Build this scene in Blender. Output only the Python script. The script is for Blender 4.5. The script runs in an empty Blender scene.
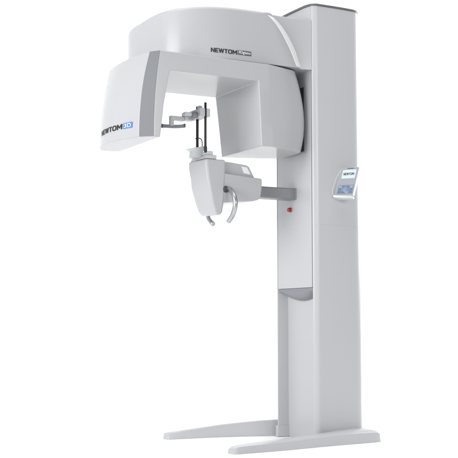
import bpy, bmesh, math
from mathutils import Vector, Matrix

S = bpy.context.scene
COL = S.collection

# ------------------------------------------------------------------ camera
CX, CY, CZ, YAW, PIT, ROLL, FPX = -2.9079, -4.5045, .5931, .4946, .086, -.0007, 1077.4564
cd = bpy.data.cameras.new('camera')
cam = bpy.data.objects.new('camera', cd)
COL.objects.link(cam)
S.camera = cam
cd.sensor_width = 36
cd.sensor_fit = 'HORIZONTAL'
cd.lens = 36 * FPX / 458
cd.clip_start = .05
cd.clip_end = 200
fw = Vector((math.sin(YAW) * math.cos(PIT), math.cos(YAW) * math.cos(PIT), math.sin(PIT)))
rt = Vector((math.cos(YAW), -math.sin(YAW), 0))
up = rt.cross(fw)
rt, up = math.cos(ROLL) * rt + math.sin(ROLL) * up, -math.sin(ROLL) * rt + math.cos(ROLL) * up
cam.matrix_world = Matrix(((rt.x, up.x, -fw.x, CX), (rt.y, up.y, -fw.y, CY), (rt.z, up.z, -fw.z, CZ), (0, 0, 0, 1)))

# ------------------------------------------------------------------ light: a white photo studio
S.view_settings.view_transform = 'Standard'
S.view_settings.look = 'None'
S.view_settings.exposure = .0
S.view_settings.gamma = 1
W = bpy.data.worlds.new('World')
S.world = W
W.use_nodes = True
bg = W.node_tree.nodes['Background']
bg.inputs['Color'].default_value = (.95, .97, 1, 1)
bg.inputs['Strength'].default_value = .22


def area(name, loc, target, sx, sy, power, col=(1, 1, 1), spread=180):
    d = bpy.data.lights.new(name, 'AREA')
    d.shape = 'RECTANGLE'
    d.size, d.size_y = sx, sy
    d.energy = power
    d.color = col
    d.spread = math.radians(spread)
    o = bpy.data.objects.new(name, d)
    COL.objects.link(o)
    o.location = loc
    o.rotation_euler = (Vector(target) - Vector(loc)).to_track_quat('-Z', 'Y').to_euler()
    return o


area('overhead_softbox', (-.6, -.2, 5.0), (-.5, .4, 0), 5.0, 4.0, 132)
area('front_softbox', (.3, -6.6, 2.5), (-.2, .2, .9), 3.0, 1.6, 122)
area('rim_softbox', (4.7, .3, 2.6), (0, .3, 1.9), 1.3, 3.0, 80, spread=110)
area('key_softbox', (-4.3, -1.0, 2.0), (-.4, .2, 1.55), 2.8, 2.4, 60, spread=110)
area('backdrop_lamp', (4.8, 2.2, 5.2), (4.8, 5.6, 1.2), 10.0, 1.2, 285)
area('backdrop_lamp', (14.5, 2.2, 5.2), (14.5, 5.6, 1.2), 8.0, 1.2, 230)
area('backdrop_lamp', (-8.5, 2.2, 5.2), (-8.5, 5.6, 1.2), 8.0, 1.2, 110)

# ------------------------------------------------------------------ materials


def mat(name, base, rough=.4, metal=0, coat=0, var=.02, bump=0.0, bscale=400, emit=None, estr=0, spec=.5):
    m = bpy.data.materials.new(name)
    m.use_nodes = True
    nt = m.node_tree
    b = nt.nodes['Principled BSDF']
    tc = nt.nodes.new('ShaderNodeTexCoord')
    n = nt.nodes.new('ShaderNodeTexNoise')
    n.inputs['Scale'].default_value = 3.0
    n.inputs['Detail'].default_value = 4
    nt.links.new(tc.outputs['Object'], n.inputs['Vector'])
    mx = nt.nodes.new('ShaderNodeMix')
    mx.data_type = 'RGBA'
    mx.inputs[6].default_value = (*[c * (1 - var) for c in base], 1)
    mx.inputs[7].default_value = (*[min(1, c * (1 + var)) for c in base], 1)
    nt.links.new(n.outputs['Fac'], mx.inputs[0])
    nt.links.new(mx.outputs[2], b.inputs['Base Color'])
    rr = nt.nodes.new('ShaderNodeMapRange')
    rr.inputs['To Min'].default_value = rough * .92
    rr.inputs['To Max'].default_value = min(1, rough * 1.08)
    nt.links.new(n.outputs['Fac'], rr.inputs['Value'])
    nt.links.new(rr.outputs[0], b.inputs['Roughness'])
    b.inputs['Metallic'].default_value = metal
    b.inputs['Specular IOR Level'].default_value = spec
    b.inputs['Coat Weight'].default_value = coat
    b.inputs['Coat Roughness'].default_value = .16
    if bump:
        n2 = nt.nodes.new('ShaderNodeTexNoise')
        n2.inputs['Scale'].default_value = bscale
        nt.links.new(tc.outputs['Object'], n2.inputs['Vector'])
        bp = nt.nodes.new('ShaderNodeBump')
        bp.inputs['Strength'].default_value = bump
        bp.inputs['Distance'].default_value = .001
        nt.links.new(n2.outputs['Fac'], bp.inputs['Height'])
        nt.links.new(bp.outputs[0], b.inputs['Normal'])
    if emit:
        b.inputs['Emission Color'].default_value = (*emit, 1)
        b.inputs['Emission Strength'].default_value = estr
    return m


M_SHELL = mat('white_painted_shell', (.46, .466, .48), .22, spec=.40, var=.012, bump=.04)
M_COLUMN = mat('grey_white_column_paint', (.495, .502, .517), .30, spec=.42, var=.012, bump=.06)
M_TRIM = mat('silver_grey_trim', (.185, .193, .208), .45, spec=.3, var=.02)
M_COVER = mat('grey_plastic', (.225, .235, .258), .5, var=.02, bump=.05)
M_CAP = mat('dark_grey_cap', (.12, .125, .135), .45, var=.03)
M_ARM = mat('anodised_grey', (.25, .255, .27), .42, metal=.4, var=.03)
M_BLACK = mat('black_rubber', (.012, .012, .014), .45, var=.1)
M_SLOT = mat('dark_slot', (.045, .05, .055), .5, var=.05)
M_CHROME = mat('brushed_chrome', (.50, .51, .52), .34, metal=1, var=.02)
M_CLEAR = mat('milky_plastic', (.60, .62, .63), .3, coat=.2, var=.02)
M_PAD = mat('pale_grey_plastic', (.50, .51, .52), .4, var=.03)
M_RED = mat('red_button_plastic', (.34, .014, .02), .35, coat=.3, var=.05)
M_INK = mat('black_print', (.012, .012, .014), .5, var=.05)
M_BLUE = mat('blue_print', (.07, .20, .50), .45, var=.04)
M_DGREY = mat('dark_grey_print', (.09, .09, .10), .45, var=.04)
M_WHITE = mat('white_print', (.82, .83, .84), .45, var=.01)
M_PANEL = mat('control_panel_face', (.31, .325, .35), .4, coat=.2, var=.02)
M_KEYS = mat('blue_grey_keys', (.11, .16, .27), .4, var=.12)
M_KEYL = mat('light_blue_keys', (.19, .25, .36), .4, var=.05)
M_SCREEN = mat('lit_screen', (.40, .46, .48), .25, emit=(.80, .95, 1.0), estr=.30)
M_FLOOR = mat('white_studio_sweep', (.96, .96, .96), .9, var=.004, spec=.1)

# ------------------------------------------------------------------ mesh helpers


def link(name, me, m, parent=None):
    o = bpy.data.objects.new(name, me)
    COL.objects.link(o)
    if m:
        if not me.materials:
            me.materials.append(m)
    if parent:
        o.parent = parent
        o.matrix_parent_inverse = Matrix.Identity(4)
        # children are authored in world space
        w = Vector((0, 0, 0))
        p = parent
        while p:
            w += p.location
            p = p.parent
        o.location = -w
    return o


def bake(o, bevel=0, seg=3, angle=28, cut=None, sub=None, smooth=38):
    """apply boolean cut / bevel / smoothing into plain mesh data"""
    if cut:
        for c in cut:
            md = o.modifiers.new('cut', 'BOOLEAN')
            md.operation = sub or 'DIFFERENCE'
            md.solver = 'EXACT'
            md.object = c
    if bevel:
        b = o.modifiers.new('bevel', 'BEVEL')
        b.width = bevel
        b.segments = seg
        b.limit_method = 'ANGLE'
        b.angle_limit = math.radians(angle)
        b.use_clamp_overlap = True
        b.harden_normals = False
        wn = o.modifiers.new('normals', 'WEIGHTED_NORMAL')
        wn.keep_sharp = True
    for p in o.data.polygons:
        p.use_smooth = True
    bpy.context.view_layer.update()
    dg = bpy.context.evaluated_depsgraph_get()
    me = bpy.data.meshes.new_from_object(o.evaluated_get(dg))
    o.modifiers.clear()
    old = o.data
    o.data = me
    bpy.data.meshes.remove(old)
    for p in me.polygons:
        p.use_smooth = True
    if not bevel:
        me.set_sharp_from_angle(angle=math.radians(smooth))
    if cut:
        for c in cut:
            bpy.data.objects.remove(c)
    return o


def tomesh(bm, name):
    bmesh.ops.recalc_face_normals(bm, faces=bm.faces)
    me = bpy.data.meshes.new(name)
    bm.to_mesh(me)
    bm.free()
    return me


def loft_into(bm, rings, closed=True, caps=True):
    vs = [[bm.verts.new(p) for p in r] for r in rings]
    n = len(rings[0])
    for a, b in zip(vs, vs[1:]):
        for i in range(n if closed else n - 1):
            j = (i + 1) % n
            bm.faces.new((a[i], a[j], b[j], b[i]))
    if caps:
        bm.faces.new(vs[0][::-1])
        bm.faces.new(vs[-1])


def loft(name, rings, m, parent=None, bevel=0, seg=3, angle=28, smooth=38, cut=None, sub=None):
    bm = bmesh.new()
    loft_into(bm, rings)
    o = link(name, tomesh(bm, name), m, parent)
    return bake(o, bevel, seg, angle, cut, sub, smooth)


def box(name, x, y, z, m, parent=None, bevel=.003, seg=3):
    rings = [[(x[0], y[0], q), (x[1], y[0], q), (x[1], y[1], q), (x[0], y[1], q)] for q in z]
    return loft(name, rings, m, parent, bevel, seg)


def prism_y(name, prof, y0, y1, m, parent=None, bevel=.004, seg=3, angle=28, prof2=None):
    """profile in x,z swept along y"""
    return loft(name, [[(x, y0, z) for x, z in prof], [(x, y1, z) for x, z in (prof2 or prof)]], m, parent, bevel, seg, angle)


def spline(pts, n=8):
    """Catmull-Rom through 3-D points"""
    P = [Vector(p) for p in pts]
    P = [2 * P[0] - P[1]] + P + [2 * P[-1] - P[-2]]
    out = []
    for i in range(1, len(P) - 2):
        for k in range(n):
            t = k / n
            a, b, c, d = P[i - 1:i + 3]
            out.append(.5 * ((2 * b) + (c - a) * t + (2 * a - 5 * b + 4 * c - d) * t * t + (3 * b - a - 3 * c + d) * t ** 3))
    out.append(P[-2])
    return out


def tube_into(bm, path, r, n=16, r1=None):
    path = [Vector(p) for p in path]
    N = len(path)
    up0 = Vector((0, 0, 1)) if abs((path[1] - path[0]).normalized().z) < .9 else Vector((0, 1, 0))
    rings = []
    for i, p in enumerate(path):
        t = (path[min(i + 1, N - 1)] - path[max(i - 1, 0)]).normalized()
        s = t.cross(up0).normalized()
        up0 = s.cross(t).normalized()
        rr = r if r1 is None else r + (r1 - r) * i / (N - 1)
        rings.append((p, t, s, up0.copy(), rr))

    def ring(p, s, u, rr):
        return [p + s * math.cos(a) * rr + u * math.sin(a) * rr for a in [2 * math.pi * k / n for k in range(n)]]
    R = []
    p, t, s, u, rr = rings[0]
    R.append(ring(p - t * rr * .25, s, u, rr * .72))
    for p, t, s, u, rr in rings:
        R.append(ring(p, s, u, rr))
    R.append(ring(p + t * rr * .25, s, u, rr * .72))
    loft_into(bm, R)


def tube(name, path, r, m, parent=None, n=18, r1=None):
    bm = bmesh.new()
    tube_into(bm, path, r, n, r1)
    return bake(link(name, tomesh(bm, name), m, parent), smooth=50)


def text_mesh(body, height, bold=.035, extrude=.0, narrow=1.0, gap=1.0):
    """lettering as a flat mesh: x to the right, y up, starting at 0,0; returns mesh and its width"""
    c = bpy.data.curves.new('lettering', 'FONT')
    c.body = body
    c.offset = bold
    c.space_character = gap
    c.resolution_u = 6
    o = bpy.data.objects.new('lettering', c)
    COL.objects.link(o)
    bpy.context.view_layer.update()
    me = bpy.data.meshes.new_from_object(o.evaluated_get(bpy.context.evaluated_depsgraph_get()))
    bpy.data.objects.remove(o)
    xs = [v.co.x for v in me.vertices]
    ys = [v.co.y for v in me.vertices]
    x0, y0, y1 = min(xs), min(ys), max(ys)
    k = height / (y1 - y0)
    for v in me.vertices:
        v.co = Vector(((v.co.x - x0) * k * narrow, (v.co.y - y0) * k, 0))
    return me, (max(xs) - x0) * k * narrow


GLYPH = {
    'N': (.80, [[(0, 0), (.22, 0), (.22, 1), (0, 1)], [(.58, 0), (.80, 0), (.80, 1), (.58, 1)], [(.2, 1), (.2, .66), (.6, 0), (.6, .34)]]),
    'E': (.66, [[(0, 0), (.22, 0), (.22, 1), (0, 1)], [(.2, 0), (.66, 0), (.66, .2), (.2, .2)], [(.2, .4), (.62, .4), (.62, .6), (.2, .6)], [(.2, .8), (.66, .8), (.66, 1), (.2, 1)]]),
    'W': (1.16, [[(0, 1), (.23, 0), (.44, 0), (.22, 1)], [(.25, 0), (.44, 0), (.68, 1), (.48, 1)], [(.48, 1), (.68, 1), (.91, 0), (.72, 0)], [(.72, 0), (.93, 0), (1.16, 1), (.94, 1)]]),
    'T': (.70, [[(0, .8), (.70, .8), (.70, 1), (0, 1)], [(.24, 0), (.46, 0), (.46, .82), (.24, .82)]]),
    'M': (.98, [[(0, 0), (.22, 0), (.22, 1), (0, 1)], [(.76, 0), (.98, 0), (.98, 1), (.76, 1)], [(.2, 1), (.2, .62), (.49, .16), (.49, .52)], [(.78, 1), (.49, .52), (.49, .16), (.78, .62)]]),
}


def wordmark(word, height, gap=.075):
    """heavy sans capitals as flat polygons; each stroke sits a hair above the last so none share a plane"""
    bm = bmesh.new()
    x = 0
    for ch in word:
        if ch == 'O':
            w = .92
            ring = [[], []]
            for k in range(32):
                t = 2 * math.pi * k / 32
                c, s_ = math.cos(t), math.sin(t)
                f = lambda q: math.copysign(abs(q) ** .75, q)
                ring[0].append(bm.verts.new((x + .46 + .46 * f(c), .5 + .51 * f(s_), 0)))
                ring[1].append(bm.verts.new((x + .46 + .235 * f(c), .5 + .30 * f(s_), 0)))
            for k in range(32):
                j = (k + 1) % 32
                bm.faces.new((ring[0][k], ring[0][j], ring[1][j], ring[1][k]))
        else:
            w, polys = GLYPH[ch]
            for n, p in enumerate(polys):
                bm.faces.new([bm.verts.new((x + a, b, n * .0001)) for a, b in p])
        x += w + gap
    for v in bm.verts:
        v.co = Vector((v.co.x * height, v.co.y * height, v.co.z))
    me = bpy.data.meshes.new('wordmark')
    bm.to_mesh(me)
    bm.free()
    return me, (x - gap) * height


def sheet(w, h, nx=12):
    bm = bmesh.new()
    top = [bm.verts.new((w * i / nx, h, 0)) for i in range(nx + 1)]
    bot = [bm.verts.new((w * i / nx, 0, 0)) for i in range(nx + 1)]
    for i in range(nx):
        bm.faces.new((bot[i], bot[i + 1], top[i + 1], top[i]))
    me = bpy.data.meshes.new('sheet')
    bm.to_mesh(me)
    bm.free()
    return me


def lay(name, me, f, m, parent, x0=0, y0=0, sx=1.0, lift=Vector((0, 0, 0))):
    """lay flat lettering on a surface: f(u, v) gives the point"""
    for v in me.vertices:
        d = v.co.z
        v.co = Vector(f(x0 + v.co.x * sx, y0 + v.co.y)) + lift * d
    me.materials.clear()
    return link(name, me, m, parent)


# ------------------------------------------------------------------ setting: white sweep
rings = []
prof = [(-9, 0), (3.2, 0)] + [(3.2 + 2.4 * math.sin(a), 2.4 - 2.4 * math.cos(a)) for a in [math.radians(d) for d in range(6, 91, 6)]] + [(5.6, 7)]
bm = bmesh.new()
loft_into(bm, [[(x, y, z) for y, z in prof] for x in (-18, 26)], closed=False, caps=False)
me = tomesh(bm, 'floor')
for p in me.polygons:
    p.use_smooth = True
flo = link('floor', me, M_FLOOR)
flo['kind'] = 'structure'
flo['label'] = 'seamless white studio floor curving up into white backdrop'

# ------------------------------------------------------------------ the machine
root = bpy.data.objects.new('dental_scanner', None)
COL.objects.link(root)
root.location = (.14, .18, 0)
root['label'] = 'tall white dental X-ray scanner standing on two splayed feet'
root['category'] = 'dental scanner'
MY = .36          # mirror: y -> MY - y

# ---- column
near = [(.055, .024), (.001, .0115), (-.0012, .0085), (-.0005, .0055), (.004, .0005), (.014, -.006), (.021, -.0090), (.030, -.0092), (.07, -.0105), (.12, -.0118),
        (.19, -.0115), (.245, -.0085), (.268, -.003), (.284, .007), (.295, .022), (.300, .045), (.302, .09)]
plan = near + [(x, MY - y) for x, y in near[::-1]]


def col_ring(z, inset=0):
    out = []
    for x, y in plan:
        if inset and (y < .01 or y > MY - .01 or x > .2):
            y = y + inset if y < MY / 2 else y - inset
            x = x - (inset if x > .28 else 0)
        out.append((x, y, z))
    return out


column = loft('column', [col_ring(.001), col_ring(1.0765), col_ring(1.0768, .0005), col_ring(1.0776, .0005), col_ring(1.0779), col_ring(2.190)], M_COLUMN, root, smooth=30)
capn = [(-.018, .15), (-.016, .05), (-.008, .012), (.004, .001)] + [(x - .001 if x < .1 else x + .001, y - .002) for x, y in near[5:]]
capplan = capn + [(x, MY - y) for x, y in capn[::-1]]
loft('top_cap', [[(x, y, 2.1905) for x, y in capplan], [(x, y, 2.2) for x, y in capplan], [(.14 + (x - .14) * .985, .18 + (y - .18) * .985, 2.203) for x, y in capplan]], M_CAP, column, smooth=30)
hd = [(-.014, .15), (-.012, .05), (-.004, .013), (.004, .008)]
hplan = hd + [(.05, .03)] + [(x, MY - y) for x, y in ([(.05, .03)] + hd[::-1])]
loft('header_panel', [[(x, y, 2.087) for x, y in hplan], [(x, y, 2.1895) for x, y in hplan]], M_COLUMN, column, smooth=30)

# ---- carriage that slides in the column
carriage = box('carriage', (-.002, .05), (.0165, .3435), (.764, 2.085), M_COLUMN, root, .003)
arc = [(.016 + (.344 - .016) * k / 20) for k in range(21)]


def sag(y, d):
    return d * (1 - ((y - .18) / .164) ** 2)


cover = []
for x, e, d in ((.002, .750, .004), (.008, .747, .014), (.020, .744, .028), (.032, .742, .036), (.0535, .740, .040)):
    cover.append([(x, y, .7625) for y in arc] + [(x, y, e - sag(y, d)) for y in arc[::-1]])
loft('bottom_cover', cover, M_COVER, carriage, smooth=30)
box('guide_slot', (-.0055, -.001), (.078, .28), (1.455, 1.785), M_SLOT, carriage, .001, 2)
btn = bpy.data.meshes.new('x')
bm = bmesh.new()
tube_into(bm, [(-.001, .213, 1.168), (-.006, .213, 1.168)], .0125, 20)
tube_into(bm, [(-.0061, .213, 1.168), (-.017, .213, 1.168)], .0110, 20)
bake(link('emergency_button', tomesh(bm, 'emergency_button'), M_RED, carriage), smooth=40)

# ---- top arm
ARM_A, ARM_N, ARM_X, ARM_K, ARM_H = .474, 3.5, -.3165, .152, .354


def arm_plan(inset=0.0):
    P = [(.0 - .002, inset), (-.15, inset), (-.30, inset)]
    n = 44
    for i in range(n + 1):
        t = -math.pi / 2 + math.pi * i / n
        c = max(0, math.cos(t)) ** (2 / ARM_N)
        s = math.copysign(abs(math.sin(t)) ** (2 / ARM_N), math.sin(t))
        P.append((ARM_X - (ARM_A - inset) * c, ARM_H + (ARM_H - inset) * s))
    P += [(-.30, 2 * ARM_H - inset), (-.15, 2 * ARM_H - inset), (-.002, 2 * ARM_H - inset)]
    return P


def arm_top(x, z):
    return z - (ARM_K * (x - ARM_X) ** 2 if x < ARM_X else 0)


def arm_rings(inset, lo, hi):
    return [[(x, y, lo) for x, y in arm_plan(inset)],
            *[[(x, y, arm_top(x, hi - .022 * (1 - math.sin(t)))) for x, y in arm_plan(inset + .022 * (1 - math.cos(t)))] for t in [math.pi / 2 * k / 6 for k in range(7)]]]


def neck_ring(z, d=0.0):
    return [(-.002, .004 + d, z), (-.10, .028 + d, z), (-.36, .028 + d, z), (-.36, 2 * ARM_H - .028 - d, z), (-.10, 2 * ARM_H - .028 - d, z), (-.002, 2 * ARM_H - .004 - d, z)]


arm = loft('top_arm', [neck_ring(1.8605), neck_ring(2.113), neck_ring(2.119, .002), neck_ring(2.123, .008)], M_SHELL, root, smooth=35)
# front hood, cut along a curved edge
crease = [(-.290, 2.16), (-.27, 2.115), (-.224, 2.076), (-.178, 2.021), (-.132, 1.945), (-.109, 1.897), (-.091, 1.858), (-.078, 1.80)]
cr = [(p.x, p.z) for p in spline([(x, 0, z) for x, z in crease], 5)]


def cutter_ring(y, dx):
    return [(-1.4, y, 1.78), (-1.4, y, 2.2)] + [(x + dx, y, z) for x, z in [(-.300, 2.2)] + cr + [(-.076, 1.78)]]


cutter = loft('cutter', [cutter_ring(-.02, -.030), cutter_ring(.0, .0), cutter_ring(.030, .056), cutter_ring(2 * ARM_H - .030, .056), cutter_ring(2 * ARM_H, 0), cutter_ring(2 * ARM_H + .02, -.03)], None, smooth=30)
hood = loft('front_hood', arm_rings(0, 1.860, 2.125), M_SHELL, arm, smooth=35, cut=[cutter], sub='INTERSECT')


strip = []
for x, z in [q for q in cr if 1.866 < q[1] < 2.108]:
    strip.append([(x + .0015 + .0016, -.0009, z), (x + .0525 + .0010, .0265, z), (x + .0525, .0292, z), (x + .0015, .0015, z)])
loft('edge_highlight', strip, M_WHITE, arm, smooth=30)  # painted highlight: white strip stands in for the reflection along the hood's curved edge


def arm_side(x):
    if x >= ARM_X:
        return 0
    u = (ARM_X - x) / ARM_A
    return ARM_H * (1 - (1 - u ** ARM_N) ** (1 / ARM_N))


def on_arm(u, v):
    return (u, arm_side(u) - .0012, v)


me, w = wordmark('NEWTOM', .0215)
lay('lettering', me, on_arm, M_INK, arm, -.571, 1.8855, .137 / w, Vector((0, -1, 0)))
lay('logo_box', sheet(.075, .0225), on_arm, M_DGREY, arm, -.430, 1.8868)
me, w = text_mesh('3Dgiano', .0175, .018, gap=1.05)
lay('lettering', me, lambda u, v: (u, arm_side(u) - .0018, v), M_WHITE, arm, -.426, 1.8895, .067 / w)

# ---- rotating gantry
ZT, ZB = 1.851, 1.443


def lean(z):
    t = (ZT - z) / (ZT - ZB)
    return 1 - (1 - t) ** 2.2


def head_x(y, z):
    s = lean(z)
    e = -.889 - .053 * s - (.023 - .004 * s) * (y - .015) / .44
    b = .022 + .028 * s
    return e - b * (1 - ((y - .235) / .22) ** 2)


def gantry_ring(z, inset=0.0):
    s = lean(z)
    t = (ZT - z) / (ZT - ZB)
    P = [(-.857 - .031 * s, -.03)]
    for k in range(13):
        y = .015 + .44 * k / 12
        P.append((head_x(y, z), y))
    P += [(-.895 - .045 * s, .474), (-.858 - .03 * s, .476), (-.79 - .02 * s, .44), (-.27 + .01 * t, .432 - .055 * t), (-.12, .37 - .04 * t)]
    q = -.062 + .075 * (1 - (1 - t) ** 2) - .045 * t ** 3
    P += [(q + .004, .28), (q + .010, .21), (q + .012, .15), (q + .010, .11), (q + .004, .080), (q - .006, .057), (q - .020, .038), (q - .038, .024), (q - .062, .015)]
    P += [(-.275 + .028 * t, -.03)]
    c = Vector((-.48, .2))
    out = []
    for x, y in P:
        d = Vector((x, y)) - c
        if inset:
            d -= Vector((math.copysign(min(inset, abs(d.x)), d.x), math.copysign(min(inset, abs(d.y)), d.y)))
        out.append((c.x + d.x, c.y + d.y, z))
    return out


def opening_ring(y):
    return [(-.860, y, 1.2), (-.853, y, 1.45), (-.836, y, 1.60), (-.806, y, 1.762), (-.331, y, 1.762), (-.322, y, 1.60), (-.315, y, 1.44), (-.311, y, 1.2)]


cutter = loft('cutter', [opening_ring(-.3), opening_ring(.8)], None)
zs = [ZB + (ZT - ZB) * k / 10 for k in range(11)]
gantry = loft('gantry', [gantry_ring(z) for z in zs], M_SHELL, root, bevel=.009, seg=4, angle=14, cut=[cutter])
# silver trim strip along the near corner of the tall head
trim = []
for z in [ZB + .002 + (ZT - ZB - .004) * k / 12 for k in range(13)]:
    a = Vector(gantry_ring(z)[0])
    b = Vector(gantry_ring(z)[1])
    d = (b - a).normalized()
    nrm = Vector((-d.y, d.x, 0))
    if nrm.y > 0:
        nrm = -nrm
    a, b = a + d * .001, b - d * .001
    trim.append([tuple(a + nrm * .0015), tuple(b + nrm * .0015), tuple(b - nrm * .002), tuple(a - nrm * .002)])
loft('side_trim', trim, M_TRIM, gantry, smooth=50)


def on_head(u, v, off=.0016):
    y = .412 - u            # u grows to the right as seen from the front
    return (head_x(y, v) - off, y, v)


me, w = wordmark('NEWTOM', .0250)
lay('lettering', me, on_head, M_INK, gantry, .058, 1.4925, .236 / w, Vector((-1, 0, 0)))
lay('logo_box', sheet(.060, .0270), on_head, M_BLUE, gantry, .301, 1.4915)
me, w = text_mesh('3D', .0185, .01)
lay('lettering', me, lambda u, v: on_head(u, v, .0026), M_WHITE, gantry, .309, 1.4957, .044 / w)

# ---- support arm and patient support
sup = box('support_arm', (-.30, -.0025), (.158, .24), (1.217, 1.2745), M_ARM, root, .007, 4)
box('mounting_collar', (-.008, -.0022), (.1565, .2415), (1.2155, 1.276), M_ARM, sup, .004)

nearp = [(-.551, 1.384), (-.550, 1.345), (-.543, 1.30), (-.534, 1.25), (-.518, 1.175), (-.503, 1.122), (-.490, 1.108), (-.468, 1.112), (-.459, 1.125), (-.452, 1.16), (-.441, 1.343), (-.441, 1.384)]
farp = [(-.567, 1.384), (-.566, 1.345), (-.556, 1.30), (-.551, 1.25), (-.527, 1.175), (-.510, 1.135), (-.494, 1.118), (-.470, 1.117), (-.456, 1.130), (-.451, 1.16), (-.441, 1.343), (-.441, 1.384)]
unit = prism_y('chin_support', nearp, .10, .265, M_SHELL, root, .014, 6, 40, farp)
prism_y('step_plate', [(-.556, 1.3845), (-.545, 1.404), (-.492, 1.404), (-.490, 1.3845)], .103, .262, M_PAD, unit, .002)
prism_y('step_plate', [(-.548, 1.4045), (-.540, 1.422), (-.510, 1.422), (-.508, 1.4045)], .106, .258, M_CLEAR, unit, .002)

hous = prism_y('handle_housing', [(-.462, 1.3193), (-.278, 1.307), (-.240, 1.304), (-.233, 1.298), (-.236, 1.25), (-.243, 1.209), (-.256, 1.196), (-.285, 1.188), (-.462, 1.171)], .103, .2655, M_SHELL, root, .007, 4, 40)
topp = [(-.462, 1.314), (-.462, 1.379), (-.40, 1.378), (-.310, 1.369), (-.296, 1.362), (-.262, 1.302)]
top = prism_y('upper_cover', topp, .125, .262, M_SHELL, hous, .006, 4, 40)
a, b = Vector((-.341, .1238, 1.361)), Vector((-.310, .1238, 1.357))
c2, d2 = Vector((-.288, .1238, 1.322)), Vector((-.328, .1238, 1.327))
loft('white_sticker', [[tuple(q) for q in (a, b, c2, d2)], [(q.x, q.y + .003, q.z) for q in (a, b, c2, d2)]], M_WHITE, hous, smooth=20)

hp = [(-.43, .112, 1.2395), (-.43, .090, 1.240), (-.43, .062, 1.225), (-.43, .036, 1.197), (-.43, .0255, 1.165), (-.43, .033, 1.135), (-.43, .055, 1.106), (-.43, .094, 1.080)]
for sgn in (0, 1):
    pts = [(x, y if not sgn else .352 - y, z) for x, y, z in hp]
    h = tube('handle', spline(pts, 6), .0120, M_CHROME, hous, 20)
    yy = .1025 if not sgn else .266
    tube('socket', [(-.441, yy + (.004 if not sgn else -.004), 1.2385), (-.441, yy + (-.003 if not sgn else .003), 1.2385)], .0165, M_SLOT, h, 22)

# chin rest: a cup with a projecting lip on a short neck
chin = []
NC = 28
for z, rx, ry, lip in [(1.396, .040, .036, 0), (1.404, .037, .034, 0), (1.425, .034, .032, 0), (1.434, .036, .033, .006), (1.4405, .039, .036, .016), (1.4440, .040, .037, .022), (1.4455, .038, .035, .020), (1.4435, .030, .027, .010), (1.436, .02, .018, 0)]:
    ring = []
    for k in range(NC):
        t = 2 * math.pi * k / NC
        ext = lip * max(0, -math.cos(t)) ** 1.5
        ring.append((-.560 + rx * math.cos(t) - ext, .185 + ry * math.sin(t), z + .010 * math.cos(t) * (z > 1.43)))
    chin.append(ring)
loft('chin_rest', chin, M_CLEAR, unit, smooth=40)

# ---- head support: two rods, clamp, forehead bar
hs = box('head_clamp', (-.590, -.535), (.085, .215), (1.585, 1.626), M_PAD, root, .004)
tube('rod', [(-.560, .176, 1.41), (-.560, .176, 1.648)], .0068, M_BLACK, hs)
tube('rod', [(-.560, .089, 1.41), (-.560, .089, 1.653)], .0060, M_BLACK, hs)
bm = bmesh.new()
tube_into(bm, [(-.560, .089, 1.415), (-.560, .089, 1.437)], .0085, 16)
bake(link('rod_ferrule', tomesh(bm, 'rod_ferrule'), M_BLACK, hs), smooth=45)
tube('clamp_knob', [(-.560, .150, 1.626), (-.560, .150, 1.645)], .0125, M_CLEAR, hs, 20)
tube('lock_knob', [(-.592, .125, 1.596), (-.612, .118, 1.590)], .0155, M_COVER, hs, 20)
box('slider', (-.640, -.588), (.150, .190), (1.572, 1.612), M_PAD, hs, .004)
box('side_guide', (-.655, -.585), (.120, .150), (1.590, 1.606), M_CLEAR, hs, .003)
box('forehead_arm', (-.712, -.636), (.158, .184), (1.568, 1.589), M_PAD, hs, .003)
box('arm_stem', (-.712, -.694), (.160, .182), (1.541, 1.5695), M_PAD, hs, .002)
bar = spline([(-.745, .205, 1.543), (-.722, .186, 1.5395), (-.690, .172, 1.5385), (-.655, .165, 1.541), (-.632, .165, 1.547)], 6)
rr = []
for i, p in enumerate(bar):
    t = (bar[min(i + 1, len(bar) - 1)] - bar[max(i - 1, 0)]).normalized()
    s = t.cross(Vector((0, 0, 1))).normalized() * .006
    u = Vector((0, 0, .0085))
    rr.append([tuple(p - s - u), tuple(p + s - u), tuple(p + s + u), tuple(p - s + u)])
pad = loft('forehead_bar', rr, M_COVER, hs, .003, 2, 40)
for e, f in ((0, 3), (len(bar) - 4, len(bar) - 1)):
    bm = bmesh.new()
    q = [Vector(v) for v in (bar[e], bar[f])]
    t = (q[1] - q[0]).normalized()
    s = t.cross(Vector((0, 0, 1))).normalized() * .0072
    u = Vector((0, 0, .0097))
    loft_into(bm, [[tuple(p - s - u), tuple(p + s - u), tuple(p + s + u), tuple(p - s + u)] for p in q])
    bake(link('end_pad', tomesh(bm, 'end_pad'), M_DGREY, pad), .003, 2, 40)
tube('cable', spline([(-.575, .168, 1.487), (-.560, .160, 1.490), (-.546, .160, 1.484), (-.540, .162, 1.465), (-.540, .165, 1.440)], 6), .0024, M_BLACK, hs, 10)

# ---- control panel on the near flank
TL, TR = Vector((.160, -.018, 1.369)), Vector((.216, -.094, 1.369))
BL, BR = Vector((.120, -.018, 1.226)), Vector((.174, -.094, 1.222))
ux = (TR - TL)
nrm = (TR - TL).cross(BL - TL).normalized()
if nrm.x > 0:
    nrm = -nrm


def on_panel(u, v, off=.0):
    """u 0..1 across, v 0..1 upward"""
    return (BL * (1 - u) + BR * u) * (1 - v) + (TL * (1 - u) + TR * u) * v + nrm * off


back = -.022
panel = loft('control_panel', [[tuple(on_panel(u, v, back)) for u, v in ((-.02, -.02), (1.0, 0), (1.0, 1), (-.02, 1.0))], [tuple(on_panel(u, v)) for u, v in ((-.02, -.02), (1.0, 0), (1.0, 1), (-.02, 1.0))]], M_CLEAR, root, .003, 3)


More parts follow.
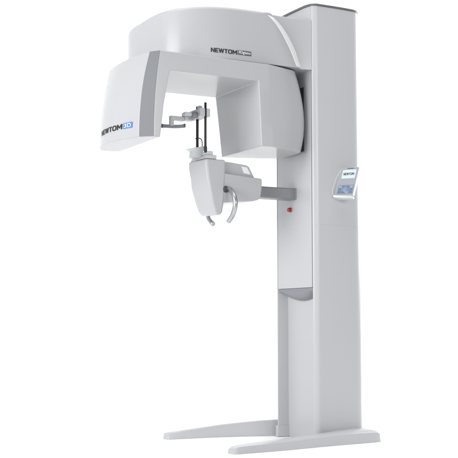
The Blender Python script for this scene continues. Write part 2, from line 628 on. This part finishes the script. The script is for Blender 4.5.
def plate(name, u0, u1, v0, v1, off, m, parent, r=0.0, thick=.0015):
    c = [(u0, v0), (u1, v0), (u1, v1), (u0, v1)]
    return loft(name, [[tuple(on_panel(u, v, off - thick)) for u, v in c], [tuple(on_panel(u, v, off)) for u, v in c]], m, parent, r, 2)


plate('face_plate', .015, .965, .015, .985, .0014, M_PANEL, panel)
scr = plate('screen', .12, .88, .60, .91, .0026, M_SCREEN, panel)
plate('name_strip', .36, .70, .945, .972, .0024, M_DGREY, panel)
me, w = wordmark('NEWTOM', .085)
lay('lettering', me, lambda u, v: on_panel(u, v, .0034), M_INK, scr, .20, .715, .60 / w, nrm)
keys = plate('keypad', .06, .93, .06, .37, .0024, M_KEYL, panel)
for i in range(4):
    for j in range(3):
        if i in (1, 2) and j == 1:
            continue
        plate('key', .09 + i * .21, .09 + i * .21 + .17, .08 + j * .095, .08 + j * .095 + .07, .0036, M_KEYS if (i + j) % 3 < 2 else M_PANEL, keys, .0006)
bm = bmesh.new()
R0 = []
for off, k in ((.0023, 1), (.0048, 1), (.0054, .8)):
    R0.append([tuple(on_panel(.49 + .15 * k * math.cos(t), .215 + .10 * k * math.sin(t), off)) for t in [2 * math.pi * q / 24 for q in range(24)]])
loft_into(bm, R0)
bake(link('dial_key', tomesh(bm, 'dial_key'), M_KEYL, keys), smooth=40)
# bracket: flat wedge on the flank carrying the panel, with a lip below it
wp = [(.165, 1.369), (.128, 1.318), (.104, 1.255), (.103, 1.240), (.112, 1.216), (.128, 1.206), (.205, 1.206), (.225, 1.30), (.205, 1.369)]
br = prism_y('wall_bracket', wp, -.0165, -.006, M_SHELL, panel, .004, 3, 40)
lip = [on_panel(-.06, -.015, .020), on_panel(.5, -.03, .014), on_panel(1.0, -.01, .003), on_panel(1.0, -.01, -.024), on_panel(-.06, -.015, -.024)]
loft('bottom_lip', [[tuple(p + Vector((0, 0, -.013))) for p in lip], [tuple(p) for p in lip]], M_CLEAR, panel, .004, 3)

# ---- feet and base
st = [-.562, -.545, -.45, -.30, -.15, 0, .12, .24, .31, .330]
yo = [-.196, -.205, -.198, -.186, -.162, -.137, -.124, -.112, -.102, -.090]
yi = [-.140, -.134, -.128, -.118, -.090, -.045, .0, .02, .02, .01]
hs_ = [.010, .030, .034, .037, .042, .046, .049, .048, .044, .015]
ht = [.011, .029, .038, .047, .053, .055, .059, .064, .056, .016]
far_ht = [.011, .031, .045, .061, .074, .084, .086, .074, .060, .016]


def foot_rings(mir):
    R = []
    xs = [p.x for p in spline([(x, 0, 0) for x in st], 4)]
    f = [[(q.y, q.z) for q in spline([(0, a, b) for a, b in zip(A, B)], 4)] for A, B in ((yo, hs_), (yi, far_ht if mir else ht))]
    for x, (o, h1), (i, h2) in zip(xs, *f):
        sec = [(o, .0005), (o + .004, h1), (o + .022, h1 + (h2 - h1) * .75), (i - .012, h2), (i - .003, h2 - .004), (i, .0005)]
        R.append([(x, (MY - y) if mir else y, z) for y, z in sec])
    return R


for mir in (False, True):
    loft('foot', foot_rings(mir), M_COLUMN, root, smooth=32)
bp = [(.02, .36), (.02, .368), (-.006, .368), (-.006, .346), (.075, .326), (.12, .34), (.12, .36)]
loft('base_plate', [[(x, y, .001) for x, y in bp], [(x, y, .058) for x, y in bp]], M_COLUMN, root, .004, 3)
